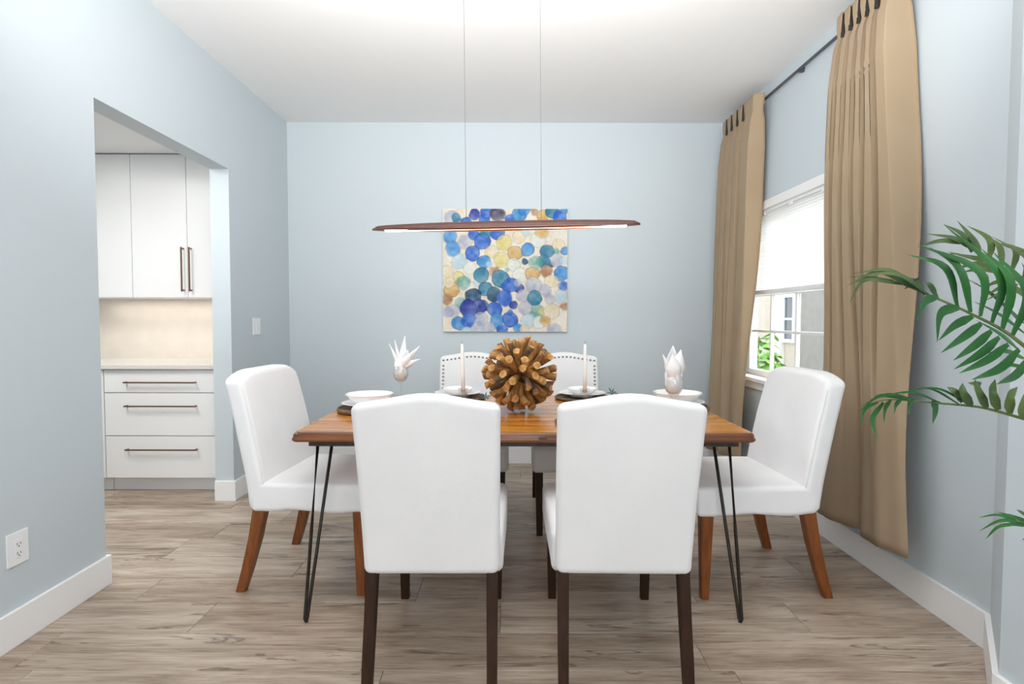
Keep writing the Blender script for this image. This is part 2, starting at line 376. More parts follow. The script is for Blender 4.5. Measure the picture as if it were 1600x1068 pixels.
for a, c in zip(edges, edges[1:]):
    for z0, z1 in ((WZ0+fw, zs[0]-.009), (zs[0]+.009, 1.395), (1.43, WZ1-fw)): obj('pane', B_(fx0+.024, fx0+.028, a+.009, c-.009, z0, z1), m_pane, win)
obj('window_stool', B_(1.735, fx0, WY0-.03, WY1+.03, .777, .803, bev=.003), m_trim, win)
obj('apron', B_(1.762, XR, WY0-.02, WY1+.02, .72, .775, bev=.004), m_trim, win)
obj('head_casing', B_(1.760, XR, WY0-.03, WY1+.03, 1.985, 2.045, bev=.004), m_trim, win)
obj('side_casing', B_(1.764, XR, WY1, WY1+.05, .80, 1.985, bev=.004), m_trim, win)
obj('side_casing', B_(1.764, XR, WY0-.05, WY0, .80, 1.985, bev=.004), m_trim, win)
# cellular shade
sh = thing('cellular_shade', 'white pleated cellular shade lowered over upper half of the window', 'shade', (1.80, (WY0+WY1)/2, 1.40))
hw = (WY1-WY0)/2-.006
bm = bmesh.new(); nzp = 30; z0, z1 = .03, .565; prev = None
for side, sx in ((0, -1), (1, 1)):
    prev = None
    for i in range(nzp*2+1):
        z = z0+(z1-z0)*i/(nzp*2); x = sx*(.004+(.0045 if i % 2 else 0))
        cur = (bm.verts.new((x, -hw, z)), bm.verts.new((x, hw, z)))
        if prev: bm.faces.new((prev[0], prev[1], cur[1], cur[0]) if sx > 0 else (prev[1], prev[0], cur[0], cur[1]))
        prev = cur
obj('shade_fabric', bm, m_shade, sh)
obj('bottom_rail', B_(-.014, .014, -hw, hw, 0, .03, bev=.006), m_frame, sh)
obj('head_rail', B_(-.024, .024, -hw, hw, .565, .61, bev=.004), m_frame, sh)
for yy in (-.45, -.06, .33): obj('bracket', B_(-.027, -.02, yy-.022, yy+.022, .55, .575, bev=.002), m_frame, sh)

gx = 5.0
tag(obj('garden_ground', B_(1.97, 9, -1, 16, -.30, -.25), m_ground), 'planted ground strip outside the dining room window', 'ground')['kind'] = 'structure'
ng = thing('neighbour_house', 'beige and grey stucco neighbouring house seen through the window', 'building', (4.2, 7, -.25))
def nb(name, b_, m): return obj(name, b_, m, ng)
nb('stucco_wall', B_(0, .3, 2.55, 8, 0, 3.4), m_stucco)
nb('pilaster', B_(-.07, 0, 1.80, 2.12, 0, 3.4), m_pilaster)
nb('grey_wall', B_(-.02, .3, -3.5, 1.42, 0, 3.4), m_stucco2)
nb('middle_wall', B_(0, .3, 1.42, 2.55, 0, 3.4), m_stucco)
wf = nb('window_frame', box(box(box(box(box(bmesh.new(), -.045, -.005, 1.44, 1.48, 1.12, 2.9), -.045, -.005, 1.76, 1.80, 1.12, 2.9), -.045, -.005, 1.48, 1.76, 1.12, 1.17), -.04, -.005, 1.48, 1.76, 1.46, 1.49), -.045, -.005, 1.48, 1.76, 1.80, 1.85), m_frame)
for z0, z1 in ((1.17, 1.46), (1.49, 1.80), (1.85, 2.9)): obj('pane', B_(-.02, -.004, 1.48, 1.76, z0, z1), m_darkglass, wf)

def leaf_ribbon(bm, pts, w, side, fold=.25, prof=None, th=0.0006, k=3):
    """folded blade along pts; side = list/vec of lateral directions"""
    N = len(pts); L_, M_, R2 = [], [], []
    for i, p in enumerate(pts):
        t = i/(N-1); ww = w*(prof(t) if prof else math.sin(PI*min(1, .12+t*.88))**.8)
        d = (pts[min(i+1, N-1)]-pts[max(i-1, 0)]).normalized(); s = side-d*side.dot(d); s.normalize(); nn = d.cross(s)
        L_.append(p-s*ww/2+nn*ww*fold); M_.append(p); R2.append(p+s*ww/2+nn*ww*fold)
    vl = [[bm.verts.new(a) for a in (L_[i], M_[i], R2[i])] for i in range(N)]
    for i in range(N-1):
        for j in (0, 1): bm.faces.new((vl[i][j], vl[i][j+1], vl[i+1][j+1], vl[i+1][j]))
    return bm
def shrub(name, label, loc, h, spread, nst, nlf, seed):
    rg = random.Random(seed); t = thing(name, label, 'shrub', loc, 0, 'shrubs outside the window')
    meshes = []
    for q in range(3):
        bm = bmesh.new(); pts = [Vector((0, .12*s/4, -.035*(s/4)**2)) for s in range(5)]
        leaf_ribbon(bm, pts, .058+.008*q, Vector((1, 0, 0)), .2)
        me = bpy.data.meshes.new('leaf'); bm.to_mesh(me); bm.free(); me.materials.append(m_shrub); smooth_mesh(me); meshes.append(me)
    for s in range(nst):
        a = rg.uniform(0, 2*PI); top = Vector((math.cos(a)*spread*rg.uniform(.3, 1), math.sin(a)*spread*rg.uniform(.3, 1), h*rg.uniform(.75, 1)))
        pts = [Vector((0, 0, 0)).lerp(top, i/5)+Vector((0, 0, .1*math.sin(PI*i/5))) for i in range(6)]
        st = obj('stem', tube(bmesh.new(), pts, .006, 6), m_twig, t, True)
        for k in range(nlf):
            u = rg.uniform(.62, 1); p = Vector((0, 0, 0)).lerp(top, u)+Vector((0, 0, .1*math.sin(PI*u)))
            o = bpy.data.objects.new('leaf', rg.choice(meshes)); COL.objects.link(o); o.parent = st; o.location = p
            o.rotation_euler = (rg.uniform(-.7, .5), rg.uniform(-.4, .4), rg.uniform(0, 2*PI)); k_ = rg.uniform(.7, 1.2); o.scale = (k_, k_, k_)
    return t
p = at(1185, 576, 5.3); shrub('garden_shrub', 'taller bright green leafy shrub at the far left of the window panes', (p.x-.03, p.y, -.25), 1.42, .30, 12, 16, 5)
p = at(1236, 576, 6.6); shrub('garden_shrub', 'low bright green shrub just above the window sill at right', (p.x, p.y, -.25), 1.02, .34, 12, 14, 9)

# ------------------------------------------------------------------ curtains
def curtain(name, label, y_top, y_bot, zt, zb, vt, vb, x0, seed, at_=.125, ab=.085, step=None, flare=0):
    """u=0 near end .. u=1 far end; vt / vb: valley positions between folds at the header and at the hem"""
    cy = (y_top[0]+y_top[1])/2; t = thing(name, label, 'curtain', (x0, cy, 0))
    NU, NV = 300, 70; bm = bmesh.new(); grid = []
    def bulge(u, vl, pw):
        for a, c in zip(vl, vl[1:]):
            if u <= c+1e-9: f = min(1, max(0, (u-a)/(c-a))); return max(0, math.sin(PI*f))**pw, f
        return 0, 1
    for j in range(NV+1):
        v = (j/NV)**1.3; row = []
        s = min(1, max(0, (v-.28)/.60)); s = s*s*(3-2*s)
        for i in range(NU+1):
            u = i/NU; uw = u+.006*math.sin(4*v+seed)*math.sin(PI*u)
            z = zt*(1-v)+(zb[0]*(1-u)+zb[1]*u)*v; dz = zt-z
            b1, f1 = bulge(uw, vt, 1.0); b1 = min(1, max(0, (b1-.12)/.42)); b1 = b1*b1*(3-2*b1); b2, f2 = bulge(uw, vb, .50)
            head = min(1, dz/.11)
            # header: flat band with a narrow V pinched open towards the top, pleats gathered at its foot
            pinch = math.exp(-((dz-.11)/.035)**2)
            A1 = at_*(.55+.45*min(1, dz/.35))*(1-.30*pinch)
            sub = .004*math.sin(2*PI*(uw*5.2+seed*.3))*s
            x = A1*(.5-b1)*(1-s)+ab*(.5-b2)*s+sub
            if step: x += (-.030 if uw < step else .012)*min(1, abs(uw-step)/.02)*s*(.4+.6*v)
            x -= flare*v*u
            yy = (y_top[0]*(1-u)+y_top[1]*u)*(1-v)+(y_bot[0]*(1-u)+y_bot[1]*u)*v
            yy += .010*math.sin(2*PI*f1*2)*(1-s)*head+.008*math.sin(9*v+6*u)
            row.append(bm.verts.new((min(x, XR-x0-.004), yy-cy, z+.004*math.sin(2*PI*f1)*(1-head))))
        grid.append(row)
    for j in range(NV):
        for i in range(NU): bm.faces.new((grid[j][i], grid[j][i+1], grid[j+1][i+1], grid[j+1][i]))
    o = obj('curtain_panel', bm, m_curt, t, True); md = o.modifiers.new('t', 'SOLIDIFY'); md.thickness = .002; md.offset = 0
    for u in vt[1:-1]:   # black plates standing in for the shade inside the header gaps
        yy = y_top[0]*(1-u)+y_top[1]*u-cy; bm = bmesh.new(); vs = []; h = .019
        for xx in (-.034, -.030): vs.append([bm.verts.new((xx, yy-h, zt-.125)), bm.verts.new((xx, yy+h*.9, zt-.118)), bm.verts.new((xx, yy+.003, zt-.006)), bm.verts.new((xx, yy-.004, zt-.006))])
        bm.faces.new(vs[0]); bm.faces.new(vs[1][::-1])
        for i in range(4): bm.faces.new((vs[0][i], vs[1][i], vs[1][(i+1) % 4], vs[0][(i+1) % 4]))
        obj('pleat_gap_shade', bm, m_shade_foot, t)
    return t
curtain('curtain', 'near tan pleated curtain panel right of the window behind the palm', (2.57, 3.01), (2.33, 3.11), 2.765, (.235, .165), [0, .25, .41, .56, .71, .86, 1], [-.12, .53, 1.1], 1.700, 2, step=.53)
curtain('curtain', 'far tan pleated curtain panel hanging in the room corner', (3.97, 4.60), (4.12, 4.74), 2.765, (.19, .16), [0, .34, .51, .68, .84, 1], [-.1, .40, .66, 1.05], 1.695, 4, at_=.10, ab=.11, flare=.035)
rod = thing('curtain_rod', 'thin dark grey curtain track along the top of the window wall', 'curtain rod', (1.745, 2.3, 2.735))
obj('track', B_(-.008, .008, 0, 2.45, -.006, .006, bev=.002), m_rod, rod)
for yy in (.05, 1.25, 2.35): obj('bracket', B_(0, XR-1.745, yy-.012, yy+.012, -.012, .014, bev=.002), m_rod, rod)

# ------------------------------------------------------------------ pantry cabinets
YF = 3.99
base = thing('base_cabinet', 'white three-drawer base cabinet under the pantry counter', 'cabinet', (-2.433, YF, 0))
obj('body', B_(-.397, .397, .02, .68, .10, .868), m_white, base)
obj('toe_kick', B_(-.397, .397, .075, .09, 0, .10), m_trim, base)
for z0, z1, hz in ((.705, .862, .776), (.402, .699, .611), (.104, .396, .306)):
    d = obj('drawer', B_(-.397, .397, 0, .02, z0, z1, bev=.0015), m_white, base)
    bm = bmesh.new(); box(bm, -.247, .247, -.034, -.026, hz-.005, hz+.005, bev=.0015)
    for s in (-1, 1): box(bm, s*.24-.005, s*.24+.005, -.028, 0, hz-.005, hz+.005)
    obj('handle', bm, m_bronze, d)
b2 = thing('base_cabinet', 'white base cabinet at the left edge of the pantry opening', 'cabinet', (-3.29, YF, 0))
obj('body', B_(-.455, .455, .02, .68, .10, .868), m_white, b2)
obj('toe_kick', B_(-.455, .455, .075, .09, 0, .10), m_trim, b2)
for s in (-1, 1):
    d = obj('door', B_(s*.2275-.2265, s*.2275+.2265, 0, .02, .104, .862, bev=.0015), m_white, b2)
    bm = bmesh.new(); hx = s*.05; box(bm, hx-.005, hx+.005, -.034, -.026, .55, .80, bev=.0015)
    for z in (.56, .79): box(bm, hx-.005, hx+.005, -.028, 0, z-.005, z+.005)
    obj('handle', bm, m_bronze, d)
tag(obj('countertop', B_(-3.748, XLo-.001, 3.965, 4.66, .868, .898, bev=.003), m_counter), 'pale quartz countertop over the pantry drawers', 'countertop')
tag(obj('backsplash', B_(-3.748, XLo-.001, 4.66, 4.68, .898, 1.375), m_splash), 'cream stone backsplash slab between counter and wall cabinets', 'backsplash')
def upper(x0, x1, label, doors):
    t = thing('wall_cabinet', label, 'cabinet', ((x0+x1)/2, 4.33, 1.375)); c = (x0+x1)/2
    obj('body', B_(x0-c+.001, x1-c-.001, .02, .33, 0, 1.066), m_white, t)
    for a, b_, hs in doors:
        d = obj('door', B_(a-c+.0018, b_-c-.0018, 0, .02, .002, 1.062, bev=.0015), m_white, t)
        hx = (b_-c-.029) if hs > 0 else (a-c+.029); bm = bmesh.new()
        box(bm, hx-.005, hx+.005, -.036, -.027, .045, .375, bev=.0015)
        for z in (.055, .365): box(bm, hx-.005, hx+.005, -.028, 0, z-.005, z+.005)
        obj('handle', bm, m_bronze, d)
upper(-2.838, -1.99, 'white double-door wall cabinet with two bronze pulls near its middle', ((-2.838, -2.423, 1), (-2.423, -1.99, -1)))
upper(-3.74, -2.838, 'white wall cabinet at the left edge of the pantry opening', ((-3.74, -3.29, 1), (-3.29, -2.838, -1)))

# ------------------------------------------------------------------ wall plates
sw = thing('light_switch', 'white rocker light switch on the left wall by the far corner', 'light switch', (XL, 4.19, 1.163))
obj('cover_plate', B_(0, .006, -.058, .058, -.060, .060, bev=.002), m_plate, sw)
obj('rocker', B_(.006, .010, -.017, .017, -.034, .034, bev=.002), m_plate, sw)
ou = thing('wall_outlet', 'white duplex power outlet low on the near left wall', 'outlet', (XL, 2.128, .36))
obj('cover_plate', B_(0, .006, -.047, .047, -.062, .062, bev=.002), m_plate, ou)
sk = obj('socket', B_(.006, .009, -.018, .018, -.035, .035, bev=.002), m_plate, ou)
for zc in (-.018, .017):
    bm = bmesh.new(); box(bm, .009, .0096, -.0085, -.0060, zc-.004, zc+.005); box(bm, .009, .0096, .0060, .0085, zc-.004, zc+.004)
    box(bm, .009, .0096, -.0025, .0025, zc-.011, zc-.007); obj('slot', bm, m_slot, sk)

# ------------------------------------------------------------------ wall art (painted canvas)
import numpy as _np
PAL = dict(B=(28, 82, 188), D=(24, 40, 140), A=(44, 122, 196), T=(28, 104, 140), K=(22, 62, 96), G=(80, 148, 140), P=(160, 194, 214), L=(156, 164, 190),
           Y=(204, 190, 104), O=(188, 140, 62), N=(146, 92, 54), C=(214, 200, 166), W=(206, 216, 210), X=(38, 36, 66))
DABS = '''150,150,52,L 185,155,35,T 205,105,20,C 255,190,38,B 320,130,38,D 395,165,42,B 410,112,42,B 490,130,55,X 585,160,33,B 655,130,50,A 690,100,42,A 765,110,32,N
825,135,42,O 900,105,50,T 955,145,46,B 985,92,32,A 140,292,55,A 250,335,50,L 315,278,40,B 380,330,55,B 305,420,55,B 160,385,56,A 490,268,48,B 400,258,38,T 205,480,58,P
445,410,52,C 540,342,58,Y 620,415,50,O 520,465,58,Y 390,478,48,A 285,530,50,W 650,300,50,C 700,258,34,P 715,390,50,A 790,318,52,W 820,258,45,O 870,310,20,W 945,360,50,C
990,400,34,A 930,400,26,G 860,405,50,T 835,478,48,T 775,490,50,G 695,478,24,K 890,500,28,K 930,470,50,L 985,470,35,P 610,500,48,W 470,560,42,N 370,582,56,T 515,605,60,T
655,580,54,W 755,570,54,O 855,550,48,N 965,565,54,A 330,645,25,P 205,590,36,Y 240,640,52,G 150,692,58,O 120,760,40,N 400,685,56,T 650,680,38,D 585,655,54,B 760,650,56,L
890,625,50,C 980,660,38,B 850,695,44,L 310,730,54,K 460,725,50,K 545,755,56,B 680,735,50,L 770,755,50,T 960,740,48,P 880,760,38,L 210,720,16,C 215,790,44,G 385,810,40,K
355,820,50,D 275,832,60,D 470,835,54,B 610,805,30,D 700,830,55,L 790,850,50,G 820,850,28,Y 895,855,58,C 990,815,30,N 160,850,46,L 120,860,38,L 200,940,45,A 370,910,52,L
275,920,52,B 490,925,54,A 585,915,58,B 720,920,55,P 800,935,45,W 850,925,40,O 640,980,38,A 345,975,48,L 430,970,40,L 530,985,38,B 920,990,50,L 260,1000,34,P 690,990,34,C
130,640,38,C 115,550,40,C 640,640,30,L 430,500,26,P 585,860,24,B 560,540,24,G'''
art = thing('wall_art', 'square canvas painting of overlapping blue, teal and ochre dots on the back wall', 'painting', (0, 0, 0))
N = 300; AX0, AX1, AZ0, AZ1 = -.5635, .4675, 1.114, 2.128
gx_, gy_ = _np.meshgrid(_np.linspace(85, 1010, N), _np.linspace(87, 1005, N))
rgn = _np.random.RandomState(5)
def smoothnoise(k, seed):
    r = _np.random.RandomState(seed).rand(k+1, k+1); u = _np.linspace(0, k-1e-6, N); i = u.astype(int); f = u-i; f = f*f*(3-2*f)
    a = r[i][:, i]*(1-f)+r[i][:, i+1]*f; c = r[i+1][:, i]*(1-f)+r[i+1][:, i+1]*f; return a*(1-f[:, None])+c*f[:, None]
img = _np.ones((N, N, 3))*_np.array([222, 214, 200])/255.
w1, w2, w3 = smoothnoise(14, 1), smoothnoise(34, 2), smoothnoise(80, 3)
img += (w1-.5)[..., None]*_np.array([.04, .05, .07])
for k, dd in enumerate(DABS.split()):
    x, y, r, c = dd.split(','); x, y, r = float(x), float(y), float(r)*1.13; c1 = _np.array(PAL[c])/255.
    ex, ey = rgn.uniform(.92, 1.08), rgn.uniform(.92, 1.08)
    d = _np.hypot((gx_-x)*ex, (gy_-y)*ey)+(w2-.5)*9+(w1-.5)*8
    soft = 7 if c in 'BDATXKYO' and rgn.rand() < .8 else 14
    al = _np.clip((r-d)/soft, 0, 1); th = rgn.uniform(0, 2*PI)
    g = _np.clip(.5+.5*((gx_-x)*math.cos(th)+(gy_-y)*math.sin(th))/r+(w2-.5)*.9, 0, 1)
    light = c1*.62+_np.array([.80, .86, .90])*.38 if c in 'BATDK' else c1*.55+_np.array([.92, .90, .86])*.45
    pig = c1[None, None]*(1-g[..., None])+light[None, None]*g[..., None]
    ring = _np.exp(-((d-r*.92)/3.6)**2)*.38
    pig = pig*(1-ring[..., None])
    op = (.95 if c in 'BDXTKA' else .85)
    a = (al*op*(.88+.12*w3))[..., None]
    img = img*(1-a)+pig*a
img = _np.clip(img+(w3-.5)[..., None]*.05, 0, 1)
linimg = _np.where(img <= .04045, img/12.92, ((img+.055)/1.055)**2.4)
xs_ = _np.linspace(AX0, AX1, N); zs_ = _np.linspace(AZ1, AZ0, N)
verts = [(xs_[i], YB-.036, zs_[j]) for j in range(N) for i in range(N)]
faces = [(j*N+i, (j+1)*N+i, (j+1)*N+i+1, j*N+i+1) for j in range(N-1) for i in range(N-1)]
me = bpy.data.meshes.new('painted_canvas'); me.from_pydata(verts, [], faces)
ca = me.color_attributes.new('paint', 'FLOAT_COLOR', 'POINT')
ca.data.foreach_set('color', _np.concatenate([linimg.reshape(-1, 3), _np.ones((N*N, 1))], 1).astype('f').ravel())
m_art = mat('watercolour_canvas', (230, 225, 215), .7, bump=(500, .1)); vn = m_art.node_tree.nodes.new('ShaderNodeVertexColor'); vn.layer_name = 'paint'
m_art.node_tree.links.new(vn.outputs[0], m_art.node_tree.nodes['Principled BSDF'].inputs['Base Color'])
me.materials.append(m_art); o = bpy.data.objects.new('painted_face', me); COL.objects.link(o); o.parent = art
obj('stretched_canvas', B_(AX0, AX1, YB-.0355, YB-.001, AZ0, AZ1), mat('canvas_edge', (205, 205, 200), .8, bump=(300, .1)), art)

# ------------------------------------------------------------------ table
TX0, TX1, TY0, TY1, TZ = -.878, .985, 2.262, 3.40, .77
tb = thing('dining_table', 'wooden dining table with thick honey-brown top on black hairpin legs', 'table', ((TX0+TX1)/2, (TY0+TY1)/2, 0))
hx, hy = (TX1-TX0)/2, (TY1-TY0)/2
prof = [(0, 0), (.004, -.001), (.010, -.006), (.013, -.014), (.013, -.020), (.016, -.024), (.017, -.032), (.012, -.038)]  # outward, z from the top
bm = bmesh.new(); rings = []
def ringat(out, z, nseg=60):
    pts = []; cr = .03
    X, Y = hx-.017+out, hy-.017+out
    for cxs, cys, a0 in ((1, 1, 0), (-1, 1, PI/2), (-1, -1, PI), (1, -1, 1.5*PI)):
        for i in range(5):
            a = a0+PI/2*i/4; pts.append((cxs*(X-cr)+cr*math.cos(a), cys*(Y-cr)+cr*math.sin(a)))
    return [Vector((x, y, z)) for x, y in pts]
def dense(r):
    out = []
    for i in range(len(r)):
        a, b_ = r[i], r[(i+1) % len(r)]; kk = max(1, int((a-b_).length/.06))
        for j in range(kk): out.append(a.lerp(b_, j/kk))
    return out
for o_, z in prof:
    r = dense(ringat(o_, TZ+z)) if not rings else None
    if r is None:
        r0 = rings[0]; c_ = prof[0][0]; r = []
        for v in r0:
            dx = (o_ if abs(v.x) > hx-.06 else 0)*math.copysign(1, v.x); dy = (o_ if abs(v.y) > hy-.06 else 0)*math.copysign(1, v.y)
            wv = .0022*noise.noise(Vector((v.x*9, v.y*9, z*40)))
            r.append(Vector((v.x+dx, v.y+dy, TZ+z+wv)))
    rings.append(r)
vs = [[bm.verts.new(p) for p in r] for r in rings]
bm.faces.new(vs[0])
for a, b_ in zip(vs, vs[1:]):
    k = len(a)
    for i in range(k):
        f = bm.faces.new((a[i], b_[i], b_[(i+1) % k], a[(i+1) % k])); f.material_index = 1
bm.faces.new(vs[-1][::-1])
o = obj('tabletop', bm, [m_table, m_tabledge], tb)
smooth_mesh(o.data); o.data.polygons[0].use_smooth = False
FZ = TZ-.039
bm = bmesh.new()
fx, fy = hx-.07, hy-.02
box(bm, -fx, fx, -fy, -fy+.03, FZ-.018, FZ); box(bm, -fx, fx, fy-.03, fy, FZ-.013, FZ)
box(bm, -fx, -fx+.03, -fy+.03, fy-.03, FZ-.013, FZ); box(bm, fx-.03, fx, -fy+.03, fy-.03, FZ-.013, FZ)
obj('steel_frame', bm, m_iron, tb)
bm = bmesh.new(); 
for k in range(14):
    a = 2*PI*k/14
lathe(bm, [(0, 0), (.010, 0), (.012, .001), (.010, .002), (0, .0022)], 14)
for v in bm.verts: v.co = Vector((v.co.x*1.5, -v.co.z, v.co.y*.55))
kn = obj('wood_knot', bm, mat('knot', (86, 64, 56), .5, bump=(200, .3)), tb, True, loc=(.075, -hy-.0012, TZ-.020)); kn['label'] = 'small dark knot in the front edge'
def hairpin(sx, sy):
    bm = bmesh.new(); zt = FZ-.013
    a = Vector((sx*(hx-.095), sy*(hy-.055), zt)); b_ = Vector((sx*(hx-.115), sy*(hy-.19), zt))
    ft = Vector((sx*(hx-.055), sy*(hy-.01), .009))
    e = (b_-a).normalized()*.011
    fa, fb = ft-e+Vector((0, 0, .012)), ft+e+Vector((0, 0, .012))
    pts = [a, a.lerp(fa, .5), fa.lerp(a, .03), fa]+[ft+Vector((e.x*math.cos(t)*-1, e.y*math.cos(t)*-1, .012-.012*math.sin(t))) for t in (PI*.25, PI*.5, PI*.75)]+[fb, fb.lerp(b_, .03), fb.lerp(b_, .5), b_]
    tube(bm, pts, .0068, 10)
    box(bm, min(a.x, b_.x)-.02, max(a.x, b_.x)+.02, min(a.y, b_.y)-.02, max(a.y, b_.y)+.02, zt-.004, zt)
    o = obj('leg', bm, m_iron, tb, True)
    lb = bmesh.new(); lathe(lb, [(0, 0), (.006, 0), (.008, .003), (.005, .008), (0, .009)], 12)
    obj('foot', lb, m_shade_foot, o, True, loc=(ft.x, ft.y, .0))
for sx in (-1, 1):
    for sy in (-1, 1): hairpin(sx, sy)

# ------------------------------------------------------------------ chairs
def sq(c, w, d): return [Vector((c[0]+a*w/2, c[1]+b_*d/2, c[2])) for a, b_ in ((-1, -1), (1, -1), (1, 1), (-1, 1))]
def leg_bm(path):   # path: (x, y, z, w, d)
    bm = bmesh.new(); loft(bm, [sq(p[:3], p[3], p[4]) for p in path])
    es = [e for e in bm.edges if abs(e.verts[0].co.z-e.verts[1].co.z) > .005]
    bmesh.ops.bevel(bm, geom=es, offset=.003, segments=2, affect='EDGES'); return bm
def make_chair_A(name, label, group=None):
    """camel-back upholstered chair, front +Y, y=0 at the front legs"""
    t = thing(name, label, 'chair', (0, 0, 0), 0, group)
    Wb, H0, ZB = .445, .585, .385
    def dback(p):
        x, y, z = p; tt = max(0, (z)/H0)
        cr = .025*(.5+.5*math.cos(PI*max(-1, min(1, x/(Wb*.45))))) - .006*max(0, abs(x)/(Wb/2)-.75)*4
        z2 = z*(1+cr/H0*tt)
        wid = 1+.02*tt
        nn = .0022*noise.noise(Vector((x*7, z*6, 1.3)))+.0012*noise.noise(Vector((x*22, z*15, 4)))
        pil = .008*(1-(2*x/Wb)**2)*math.sin(PI*min(1, tt))
        return Vector((x*wid, y+(pil if y > 0 else -pil*.6)+nn-.135*tt**1.25, ZB+z2))
    bm = soft_box(Wb, .078, H0, .024, (14, 2, 18), dback, centre=(0, -.603, H0/2))
    obj('backrest', bm, m_fabric, t, True)
    def dseat(p):
        x, y, z = p; k = 1+.05*(.5+.5*math.sin(min(1, max(-1, (y+.3)/.3))*PI/2)); top = z > .44
        w = .004*math.sin(22*x+3*y)*(1 if z < .40 else 0)
        return Vector((x*k, y, z+(.016*(1-(x/.24)**2)*(1-((y+.28)/.32)**2) if top else 0)+w*.6))
    bm = soft_box(.468, .60, .145, .026, (10, 12, 3), dseat, centre=(0, -.275, .4325))
    obj('seat', bm, m_fabric, t, True)
    for s in (-1, 1):
        obj('leg', leg_bm([(s*.202, 0-.008, 0, .034, .034), (s*.206, -.012, .40, .044, .044)]), m_legdark, t)
        obj('leg', leg_bm([(s*.200, -.70, 0, .032, .032), (s*.200, -.672, .12, .034, .036), (s*.199, -.640, .25, .036, .040), (s*.198, -.608, .41, .038, .044)]), m_legdark, t)
    # nailheads along the front border of the back
    bm = bmesh.new(); path = []
    xe = Wb/2-.026
    for i in range(17): path.append((-xe, .13+(H0-.040-.13)*i/17))
    for i in range(16): path.append((-xe+2*xe*i/15, H0-.028))
    for i in range(17): path.append((xe, .13+(H0-.040-.13)*i/17))
    for x, z in path:
        c = dback(Vector((x, -.603+.039, z)))
        r0 = [bm.verts.new(c+Vector((.0075*math.cos(a), .0005, .0075*math.sin(a)))) for a in [2*PI*k/8 for k in range(8)]]
        r1 = [bm.verts.new(c+Vector((.0045*math.cos(a), .004, .0045*math.sin(a)))) for a in [2*PI*k/8 for k in range(8)]]
        bm.faces.new(r1)
        for k in range(8): bm.faces.new((r0[k], r0[(k+1) % 8], r1[(k+1) % 8], r1[k]))
    nt = obj('nailhead_trim', bm, m_nail, t, True); nt['kind'] = 'stuff'
    return t
def make_chair_B(name, label, group=None):
    """slip-covered parsons chair, front +Y, y=0 at the front legs"""
    t = thing(name, label, 'chair', (0, 0, 0), 0, group)
    Wb, H0, ZB = .575, .60, .375
    def dback(p):
        x, y, z = p; tt = max(0, z/H0)
        u = abs(x)/(Wb/2)
        cr = .012-.040*max(0, (u-.45)/.55)**2
        wid = 1-.05*tt**3
        nn = .003*noise.noise(Vector((x*6, z*5, 2.3)))+.0018*noise.noise(Vector((x*15, z*14, 4)))
        return Vector((x*wid, y+nn-.115*tt**1.3+(.008*(1-u*u) if y > -.49 else 0), ZB+z*(1+cr/H0*tt)+(.003*math.sin(x*40) if z < .02 else 0)))
    bm = soft_box(Wb, .088, H0, .026, (14, 2, 18), dback, centre=(0, -.475, H0/2))
    obj('backrest', bm, m_fabric2, t, True)
    def dseat(p):
        x, y, z = p; top = z > .46
        k = 1+(.02*(.46-z)/.09 if z < .46 else 0)
        hem = (.005*math.sin(26*x+19*y)+.004*noise.noise(Vector((x*14, y*14, 0)))) if z < .40 else 0
        nn = .003*noise.noise(Vector((x*8, y*8, z*8)))
        return Vector((x*k+nn, y+nn, z+hem+(.012*(1-(x/.29)**2)*(1-((y+.22)/.27)**2) if top else 0)))
    bm = soft_box(.575, .54, .125, .022, (14, 14, 4), dseat, centre=(0, -.235, .4325))
    obj('seat', bm, m_fabric2, t, True)
    for s in (-1, 1):
        bm = bmesh.new(); pts = []
        for i in range(15):
            z = .10+(H0-.14)*i/14; pts.append(dback(Vector((s*(Wb/2-.010), -.475+.030, z)))+Vector((s*.003, .008, 0)))
        tube(bm, pts, .0022, 6); obj('seam', bm, m_fabric2, t, True)
    for s in (-1, 1):
        obj('leg', leg_bm([(s*.262, -.012, 0, .033, .033), (s*.256, -.016, .38, .054, .054)]), m_legbrown, t)
        obj('leg', leg_bm([(s*.272, -.560, 0, .036, .040), (s*.268, -.530, .10, .040, .046), (s*.262, -.495, .24, .045, .052), (s*.255, -.468, .39, .050, .058)]), m_legbrown, t)
    return t
G = 'white chairs around the dining table'
cA = make_chair_A('dining_chair', 'white fabric dining chair in the left foreground, its plain back to the camera', G)
cA.location = (-.258, 2.485, 0)
dup(cA, (.386, 2.485, 0), math.radians(-1.2), 'white fabric dining chair in the right foreground, its plain back to the camera')
dup(cA, (-.256, 3.20, 0), PI, 'nailhead-trimmed white chair on the far side of the table, left of the wooden ball')
dup(cA, (.367, 3.20, 0), PI, 'nailhead-trimmed white chair on the far side of the table, right of the wooden ball')
cB = make_chair_B('slipcovered_chair', 'white slipcovered chair with brown legs at the left end of the table', G)
cB.rotation_euler = (0, 0, math.radians(-94.5)); cB.location = (-.628, 2.765, 0)
dup(cB, (.828, 2.735, 0), math.radians(92.4), 'white slipcovered chair with brown legs at the right end of the table, near the curtain')

